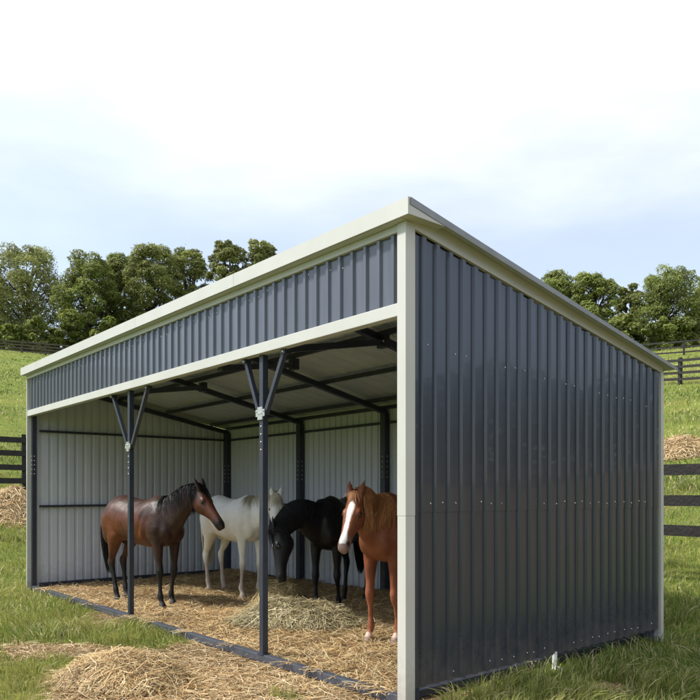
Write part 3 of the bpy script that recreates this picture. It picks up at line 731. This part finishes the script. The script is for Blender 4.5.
def horse(label, front, yaw, scale, hoofs, poll_w, muz_w, pal, face=None, mane_side=1, vox=.0135, mane_len=.26, tail_len=.95, neck_arch=.06, seed=0, ear_back=0.0):
    """hoofs: local (x) of FL, FR, HL, HR ; left is +y. local origin midway, ground level"""
    rs = np.random.default_rng(seed)
    # front-leg centre is at local x=.50*scale
    ox = front[0]-.50*scale*math.cos(yaw); oy = front[1]-.50*scale*math.sin(yaw)
    root = empty('horse', (ox, oy, .03), yaw); root.scale = (scale,)*3
    tag(root, label, 'horse', 'horses in the shelter')
    Mw = Matrix.Translation((ox, oy, .03)) @ Matrix.Rotation(yaw, 4, 'Z') @ Matrix.Scale(scale, 4); Mi = Mw.inverted()
    poll = Mi @ Vector(poll_w); muz = Mi @ Vector(muz_w)
    hdir = (muz-poll).normalized(); hl = .60; muz = poll+hdir*hl
    mb = MB(); Yv = Vector((0,1,0)); Zv = Vector((0,0,1))
    TR_ = [(-.79,1.20,.10,.07),(-.76,1.19,.19,.14),(-.68,1.18,.27,.215),(-.56,1.19,.31,.265),(-.42,1.19,.318,.285),(-.25,1.165,.312,.285),(-.05,1.135,.315,.285),(.12,1.125,.325,.285),(.28,1.135,.345,.275),(.40,1.155,.350,.25),(.50,1.15,.335,.225),(.60,1.13,.285,.195),(.68,1.12,.215,.155),(.735,1.12,.12,.09)]
    for x_, z_, hh_, hw_ in []: pass
    secs = []
    for i in range(40):
        t = i/39*(len(TR_)-1); k = min(int(t), len(TR_)-2); f = t-k; f = f
        a, b_ = TR_[k], TR_[k+1]; s = [p+(q-p)*f for p, q in zip(a, b_)]
        secs.append(((s[0],0,s[1]), Yv, s[3], Zv, s[2]))
    loft(mb, secs, 28)
    # withers, croup, shoulders, thighs
    ell(mb, (.38,0,1.40), (.22,.07,.115)); ell(mb, (-.50,0,1.40), (.22,.15,.115))
    for s in (1,-1):
        ell(mb, (.47,s*.150,1.10), (.17,.105,.27)); ell(mb, (.60,s*.095,1.02), (.13,.10,.15))
        ell(mb, (-.52,s*.155,1.12), (.23,.125,.26)); ell(mb, (-.66,s*.115,1.05), (.13,.105,.25))
    # legs
    legs = []
    for fi, s in ((0,1),(1,-1)):
        hx = hoofs[fi]; e = Vector((.50,s*.145,.98)); kn = Vector((.50+(hx-.50)*.45+.015,s*.135,.50)); ft = Vector((hx-.02,s*.13,.155)); hf = Vector((hx+.035,s*.13,.0))
        pts = [Vector((.52,s*.14,1.10)), e, e.lerp(kn,.35), e.lerp(kn,.75), kn+Vector((0,0,.05)), kn, kn+Vector((0,0,-.055)), kn.lerp(ft,.4), kn.lerp(ft,.75), ft+Vector((0,0,.02)), ft+Vector((.003,0,-.02)), Vector((hx+.02,s*.13,.085)), Vector((hx+.025,s*.13,.07)), hf]
        ra = [.125,.105,.080,.052,.050,.058,.048,.031,.030,.045,.042,.034,.046,.060]; rb = [.11,.085,.066,.044,.044,.050,.041,.025,.025,.038,.036,.032,.045,.058]
        legs.append((pts, ra, rb))
    for fi, s in ((2,1),(3,-1)):
        hx = hoofs[fi]; dx = hx+.62
        st = Vector((-.44,s*.155,.95)); hk = Vector((-.70+dx*.75,s*.135,.565)); ft = Vector((hx-.02,s*.13,.165)); hf = Vector((hx+.03,s*.13,0))
        pts = [Vector((-.52,s*.15,1.12)), st, st.lerp(hk,.35), st.lerp(hk,.75), hk+Vector((.005,0,.05)), hk+Vector((-.008,0,.0)), hk+Vector((.0,0,-.06)), hk.lerp(ft,.45), hk.lerp(ft,.78), ft+Vector((0,0,.02)), ft+Vector((.003,0,-.02)), Vector((hx+.018,s*.13,.088)), Vector((hx+.024,s*.13,.07)), hf]
        ra = [.19,.155,.110,.062,.060,.070,.054,.035,.033,.047,.044,.035,.046,.058]; rb = [.13,.105,.080,.050,.043,.045,.040,.030,.029,.037,.036,.034,.045,.056]
        legs.append((pts, ra, rb))
    for pts, ra, rb in legs:
        loft(mb, [(p, Vector((1,0,0)), a, Yv, b_) for p, a, b_ in zip(pts, ra, rb)], 16)
    # neck
    nb = Vector((.42, 0, 1.17)); 
    hh2 = Vector((hdir.x, hdir.y, 0)); hh2 = hh2.normalized() if hh2.length > .05 else Vector((1,0,0))
    if face is not None: hh2 = (Mi.to_3x3() @ Vector((*face, 0))).normalized()
    lat_h = Zv.cross(hh2).normalized(); lat_h = (lat_h-hdir*lat_h.dot(hdir)).normalized(); nrm_h = (lat_h.cross(hdir)).normalized()
    if nrm_h.dot(hh2) < 0: nrm_h = -nrm_h
    if nrm_h.dot(hh2) < 0 and nrm_h.z < 0: nrm_h = -nrm_h
    nend = poll - nrm_h*.075 + hdir*.03
    base2 = Vector((.66, (nend.y)*.18, 1.24 if poll.z > 1.2 else 1.16))
    mid = (base2+nend)*.5+Vector((0,0,neck_arch))
    cl = catmull([nb, base2, mid, nend], 26)
    NT = [(0,.30,.17),(.2,.285,.150),(.36,.245,.120),(.5,.205,.098),(.68,.168,.082),(.85,.138,.074),(1,.115,.070)]
    nsec = []
    for i, p in enumerate(cl):
        t = i/25; a, b_ = lerp_tab(NT, t); dd_ = (cl[min(i+1,25)]-cl[max(i-1,0)]).normalized()
        up_ref = Zv.lerp(Vector((-nrm_h.x*.0,0,1)), t)
        lt = dd_.cross(Zv)
        if lt.length < .35: lt = -lat_h
        lt = lt.normalized()*-1
        lt = (lt*(1-t)+lat_h*t) if lt.dot(lat_h) > -.2 else lt
        lt.normalize(); up = dd_.cross(lt).normalized()
        if up.z < 0 and t < .8: up = -up
        if i and up.dot(nsec[-1][3]) < 0: up = -up
        nsec.append((p, lt, b_, up, a))
    loft(mb, nsec, 22)
    # head
    HT = [(-.10,.050,.045),(-.04,.085,.066),(.08,.115,.082),(.20,.135,.096),(.32,.135,.100),(.42,.118,.090),(.54,.092,.072),(.68,.073,.060),(.80,.067,.058),(.90,.066,.060),(.97,.055,.052),(1.03,.028,.034)]
    hs = []
    for i in range(30):
        t = -.10+1.13*i/29; hd, hw = lerp_tab(HT, t)
        face = -.004-.045*max(0, (.02-t)/.12)-.020*max(0, (t-.9)/.13)-.006*math.sin(PI*min(1, max(0,(t-.35)/.5)))
        hs.append((poll+hdir*(hl*t)+nrm_h*(face-hd), lat_h, hw, nrm_h, hd))
    loft(mb, hs, 20)
    hp = lambda t, n, l: poll+hdir*(hl*t)+nrm_h*n+lat_h*l
    for s in (1,-1):
        ell(mb, hp(.30,-.165,s*.048), (.095,.035,.085), (hdir, lat_h, nrm_h))       # jowl
        ell(mb, hp(.295,-.052,s*.074), (.042,.020,.024), (hdir, lat_h, nrm_h))      # brow
        ell(mb, hp(.50,-.075,s*.055), (.09,.016,.018), (hdir, lat_h, nrm_h))        # cheek ridge
        ell(mb, hp(.90,-.045,s*.036), (.045,.022,.026), (hdir, lat_h, nrm_h))       # nostril flare
        b0 = hp(.015,-.03,s*.050); tip = b0-hdir*.125+Zv*.065+lat_h*s*.028-nrm_h*ear_back
        ax = (tip-b0).normalized(); e1 = lat_h; e2 = ax.cross(e1).normalized(); e1 = e2.cross(ax)
        L_ = (tip-b0).length
        loft(mb, [(b0+ax*L_*q, e1, r1, e2, r2) for q, r1, r2 in ((-.15,.026,.022),(.1,.030,.022),(.35,.036,.022),(.6,.031,.018),(.82,.018,.013),(1,.006,.006))], 12)
    ell(mb, hp(.97,-.105,0), (.036,.036,.024), (hdir, lat_h, nrm_h))                 # lower lip
    tmp = mb.build('body', [], None)
    m1 = tmp.modifiers.new('r', 'REMESH'); m1.mode = 'VOXEL'; m1.voxel_size = vox; m1.use_smooth_shade = True
    m2 = tmp.modifiers.new('s', 'SMOOTH'); m2.factor = .5; m2.iterations = 5
    dg = bpy.context.evaluated_depsgraph_get(); dg.update(); ev = tmp.evaluated_get(dg)
    me = bpy.data.meshes.new_from_object(ev); 
    bpy.data.objects.remove(tmp)
    nv = len(me.vertices); co = np.empty(nv*3, np.float32); me.vertices.foreach_get('co', co); co = co.reshape(-1, 3)
    ne = len(me.edges); ed = np.empty(ne*2, np.int32); me.edges.foreach_get('vertices', ed); ed = ed.reshape(-1, 2)
    hd_ = np.linalg.norm(co-np.array(poll+hdir*.3), axis=1)
    wgt = np.clip((co[:, 2]-.78)/.22, 0, 1)*np.clip((hd_-.38)/.15, 0, 1)
    if poll.z < 1.3: wgt = wgt*np.clip((1.0-co[:, 0])/.2, 0, 1)
    deg = np.bincount(ed.ravel(), minlength=nv)[:, None]
    for it in range(9):
        acc = np.zeros_like(co, dtype=np.float64)
        for j in range(3): acc[:, j] = np.bincount(ed[:, 0], co[ed[:, 1], j], nv)+np.bincount(ed[:, 1], co[ed[:, 0], j], nv)
        co = co+(acc/deg-co)*(.6*wgt[:, None])
    me.vertices.foreach_set('co', co.astype(np.float32).ravel()); me.update()
    nr_ = np.empty(nv*3, np.float32); me.vertices.foreach_get('normal', nr_); nr_ = nr_.reshape(-1, 3)
    mus = np.array([mnoise.noise(Vector((a*5.5+seed, b_*5.5, c_*4.0)))+.5*mnoise.noise(Vector((a*12, b_*12+seed, c_*9.0))) for a, b_, c_ in co])
    rib = np.sin(co[:, 0]*75)*np.exp(-((co[:, 0]+.05)/.22)**2)*np.exp(-((co[:, 2]-1.08)/.16)**2)
    fl = -np.exp(-((co[:, 0]+.30+.25*(co[:, 2]-1.0))/.035)**2)*np.exp(-((co[:, 2]-.98)/.13)**2)-np.exp(-((co[:, 0]-.27-.30*(co[:, 2]-1.1))/.03)**2)*np.exp(-((co[:, 2]-1.12)/.18)**2)*.8
    co = co+nr_*((mus*.010+rib*.0020+fl*.013)*wgt)[:, None]
    me.vertices.foreach_set('co', co.astype(np.float32).ravel()); me.update()
    # colour by anatomy
    q = co-np.array(poll); th = q@np.array(hdir)/hl; nh = q@np.array(nrm_h); lh = q@np.array(lat_h)
    head = (th > -.3) & (th < 1.2) & (np.abs(lh) < .15) & (nh > -.33) & (nh < .12) & (np.linalg.norm(q-np.outer(th*hl, np.array(hdir)), axis=1) < .32)
    body = np.array(pal['body']); C = np.tile(body, (nv, 1)).astype(float)
    x_, y_, z_ = co[:, 0], co[:, 1], co[:, 2]
    n1 = np.array([mnoise.noise(Vector((a*6, b_*6, c_*6))) for a, b_, c_ in co])
    if 'top' in pal:   # darker back / lighter flank patches
        t = np.clip((z_-1.18)/.25+n1*.6, 0, 1)[:, None]*(~head)[:, None]; C = C*(1-t*.75)+np.array(pal['top'])*t*.75
    if 'fore' in pal:
        t = np.clip((x_-.28)/.25+n1*.5, 0, 1)[:, None]*np.clip(1.2-(th > .05)*head*1.2, 0, 1)[:, None]; C = C*(1-t*.8)+np.array(pal['fore'])*t*.8
    if 'flank' in pal:
        g_ = np.exp(-((x_+.38)**2/.02+(z_-1.02)**2/.05))+np.exp(-((x_-.22)**2/.008+(z_-.98)**2/.03))*.7+np.exp(-((x_+.72)**2/.01+(z_-1.15)**2/.05))*.6
        t = np.clip(g_, 0, 1)[:, None]; C = C*(1-t)+np.array(pal['flank'])*t
    lg = np.clip((pal.get('legz', .75)+n1*.06-z_)/.22, 0, 1)[:, None]*(~head)[:, None]
    if poll[2] < 1.3: lg = lg*np.clip((np.linalg.norm(q, axis=1)-.75)/.1, 0, 1)[:, None]
    C = C*(1-lg)+np.array(pal['leg'])*lg
    notlow = np.linalg.norm(q-np.array(hdir)*hl*.5, axis=1) > .5
    co_ = ((z_ < .115+n1*.01) & notlow)[:, None]; C = np.where(co_, np.array(pal.get('coronet', pal['leg'])), C)
    hoof = ((z_ < .072) & notlow)[:, None]; C = np.where(hoof, np.array(pal['hoof']), C)
    mz = (np.clip((th-.72)/.16, 0, 1)*head)[:, None]; C = C*(1-mz*pal.get('mzs', .9))+np.array(pal['muzzle'])*mz*pal.get('mzs', .9)
    if 'face' in pal:
        mz = (np.clip(1-np.abs(th-.05)/.2, 0, 1)*head)[:, None]; C = C*(1-mz*.8)+np.array(pal['face'])*mz*.8
    # blaze
    if 'blaze' in pal:
        wdt = np.interp(th, [.10,.2,.32,.5,.7,.86,.93], [.004,.034,.036,.024,.026,.040,.030])
        front_ = (nh > -.045) & head & (th > .10) & (th < .925)
        k = np.clip((wdt-np.abs(lh+.0)+n1*.004)/.006, 0, 1)*front_; C = C*(1-k[:, None])+np.array(pal['blaze'])*k[:, None]
    if 'star' in pal:
        k = (((th-.27)/.035)**2+(lh/.014)**2 < 1) & (nh > -.04) & head; C[k] = pal['star']
    for s in (1,-1):   # nostrils, inner ears, eye rims, lip line
        k = 1.4*np.exp(-(((th-.905)*hl/.024)**2+((nh+.040)/.018)**2+((lh-s*.050)/.022)**2)); C = C*(1-np.clip(k*1.5,0,1)[:, None]*.93)
        k = np.exp(-((((th-.325)*hl)/.030)**2+((nh+.065)/.024)**2+((lh-s*.093)/.03)**2)); C = C*(1-np.clip(k*1.3,0,1)[:, None]*.80)
    lip = (np.abs((nh+.086)-(th-.93)*.10) < .006) & (th > .80) & (th < 1.05) & head; C[lip] *= .35
    t_ = me.attributes.new('col', 'FLOAT_COLOR', 'POINT'); cc = np.ones((nv, 4), np.float32); cc[:, :3] = np.clip(C, 0, 1); t_.data.foreach_set('color', cc.ravel())
    me.name = 'body'; bo = link('body', me, pal['mat'], root)
    for s in (1,-1):
        mb = MB(); ell(mb, hp(.325,-.066,s*.0845), (.021,.017,.019), (hdir, lat_h, nrm_h)); mb.build('eye', M['eye'], root, smooth=True)
    hc = np.array(pal['hair'])
    def hcol(n): return hc[rs.integers(0, len(hc), n)]*rs.uniform(.7, 1.25, (n, 1))
    # mane: falls from the crest over one side
    n = 6000; P = np.zeros((n, 7, 3)); wav = rs.uniform(0, 6, n); 
    cps = np.array([[*s_[0]] for s_ in nsec]); lts = np.array([[*s_[1]] for s_ in nsec]); ups = np.array([[*s_[3]] for s_ in nsec]); aa = np.array([s_[4] for s_ in nsec]); bb = np.array([s_[2] for s_ in nsec])
    tt = rs.uniform(5.5, 25, n); ang_len = (rs.uniform(.55, 1.0, n)+.12*np.sin(tt*2.1))*mane_len
    I = lambda arr, t: np.stack([np.interp(t, np.arange(26), arr[:, j]) for j in range(3)], -1) if arr.ndim == 2 else np.interp(t, np.arange(26), arr)
    sd = np.where(rs.random(n) < .93, mane_side, -mane_side); drift = rs.normal(0, 1.0, n)
    for k in range(7):
        f = k/6; s_len = f*ang_len; t = np.clip(tt-f*f*1.0+drift*f, 0, 25)
        c_ = I(cps, t); l_ = I(lts, t); u_ = I(ups, t); a_ = I(aa, t); b_ = I(bb, t)
        sgn = np.sign((l_*np.array([0,1,0])).sum(1)); sgn[sgn == 0] = 1
        th_ = PI/2-s_len/(np.sqrt(a_*b_)*1.08); ext = 1.03+.02*rs.random(n)+.05*np.sin(f*PI)
        lowm = np.clip((th_+.35)/.35, 0, 1); th2 = np.maximum(th_, -.35)
        drop = np.maximum(-.35-th_, 0)*a_
        ext = ext+.018*np.sin(wav+f*5)
        P[:, k] = c_+l_*(sd*sgn*b_*ext*np.cos(th2))[:, None]+u_*(a_*ext*np.sin(th2)+.010*(1-f))[:, None]-np.array([0,0,1])*drop[:, None]
    bvh = BVHTree.FromPolygons([Vector(v) for v in co.tolist()], [tuple(p.vertices) for p in me.polygons])
    for i in range(n):
        for k in range(1, 7):
            p = Vector(P[i, k]); h_, nn, _, dist_ = bvh.find_nearest(p)
            if h_ is None: continue
            sd_ = (p-h_).dot(nn)
            if sd_ < .006: P[i, k] = h_+nn*(.007+.010*((i*7) % 11)/11)
    hair('mane', P, rs.uniform(.004,.0085,n), hcol(n), M['hair'], root)
    # forelock
    n = 260; P = np.zeros((n, 5, 3)); l0 = rs.normal(0, .019, n); ln = rs.uniform(.06, .25, n)*pal.get('forelock', 1)
    for k in range(5):
        f = k/4; P[:, k] = np.array(poll)-np.array(hdir)*.035+np.outer(ln*f, np.array(hdir))+np.outer(.004+.020*np.sin(PI*np.clip(f*.9+.1,0,1))-np.minimum((l0*(1+1.1*f))**2*9, .03), np.array(nrm_h)).reshape(-1,3)+np.outer(l0*(1+1.1*f)+rs.normal(0,.006,n)*f+pal.get('sweep',0)*f*f, np.array(lat_h))
    hair('forelock', P, rs.uniform(.003,.006,n), hcol(n), M['hair'], root, side=np.tile(np.array(nrm_h), (n,1))[:, None, :])
    # tail
    n = 900; P = np.zeros((n, 9, 3)); a = rs.uniform(0, 2*PI, n); q_ = np.sqrt(rs.random(n)); ln = tail_len*rs.uniform(.72, 1.0, n); s0 = rs.uniform(0, .28, n)
    for k in range(9):
        f = k/8; dz = s0+f*(ln-s0); wdt = .034+.085*np.sin(PI*np.clip(dz/tail_len,0,1)**.8)
        P[:, k, 0] = -.775-.105*np.sin(np.clip(dz/.35,0,1)*PI/2)+.03*f+np.cos(a)*q_*wdt*.8; P[:, k, 1] = np.sin(a)*q_*wdt; P[:, k, 2] = 1.36-dz*1.0-.04*f
    hair('tail', P, rs.uniform(.007,.014,n), hcol(n), M['hair'], root)
    return root
bay = dict(body=(.085,.026,.013), top=(.026,.013,.011), fore=(.024,.012,.011), flank=(.16,.048,.018), leg=(.008,.007,.008), legz=.72, hoof=(.03,.028,.026), muzzle=(.018,.014,.013), face=(.03,.014,.010), hair=[(.008,.008,.011),(.015,.015,.019)], coronet=(.03,.028,.03), mat=coat_mat('bay_coat', .46, .05, .34))
white = dict(body=(.90,.885,.85), flank=(.78,.72,.63), leg=(.50,.43,.37), legz=.62, hoof=(.42,.35,.28), muzzle=(.34,.29,.28), mzs=.7, hair=[(.66,.60,.47),(.74,.70,.60),(.56,.47,.33)], mat=coat_mat('white_coat', .55, .1))
black = dict(body=(.007,.007,.0085), leg=(.006,.006,.007), hoof=(.05,.05,.05), muzzle=(.012,.011,.012), hair=[(.008,.008,.010),(.014,.014,.017)], star=(.7,.68,.66), mat=coat_mat('black_coat', .45, .03, .28))
ches = dict(body=(.205,.066,.028), top=(.22,.075,.032), fore=(.175,.052,.021), leg=(.25,.085,.038), legz=.70, hoof=(.30,.22,.16), muzzle=(.30,.21,.18), mzs=.7, blaze=(.80,.76,.72), coronet=(.62,.42,.32), hair=[(.34,.13,.045),(.44,.20,.075),(.26,.085,.028),(.52,.28,.12),(.32,.11,.036)], forelock=.55, sweep=0, mat=coat_mat('chestnut_coat', .48, .05, .34))
A = math.radians
horse('dark bay horse with black mane and legs, standing side-on at the left', (-5.25,.70), A(10), .985, (.46,.58,-.62,-.46), at(203,487,9.0), at(225,525,8.8), bay, mane_side=1, seed=1, mane_len=.33)
horse('white horse standing behind the bay with its head behind the post', (-5.25,2.02), A(-3), .985, (.52,.47,-.60,-.60), at(276,495,9.9), at(275,530,9.55), white, mane_side=1, seed=2)
horse('black horse with lowered head nosing the hay', (-3.45,1.98), A(-60), .98, (.42,.56,-.70,-.52), at(270,532,8.45), at(276,579,8.35), black, face=(-.35,-.93), mane_side=1, seed=3, neck_arch=.16)
horse('chestnut horse with white blaze and flaxen mane beside the corner post', (-1.69,1.29), A(-78), 1.0, (.44,.54,-.62,-.50), at(354,494,6.9), at(340,549,6.55), ches, mane_side=1, seed=4, mane_len=.38)

# ------------------------------------------------------------------ render
S.render.engine = 'CYCLES'
S.cycles.max_bounces = 6; S.cycles.diffuse_bounces = 3; S.cycles.glossy_bounces = 3; S.cycles.transmission_bounces = 3; S.cycles.transparent_max_bounces = 6
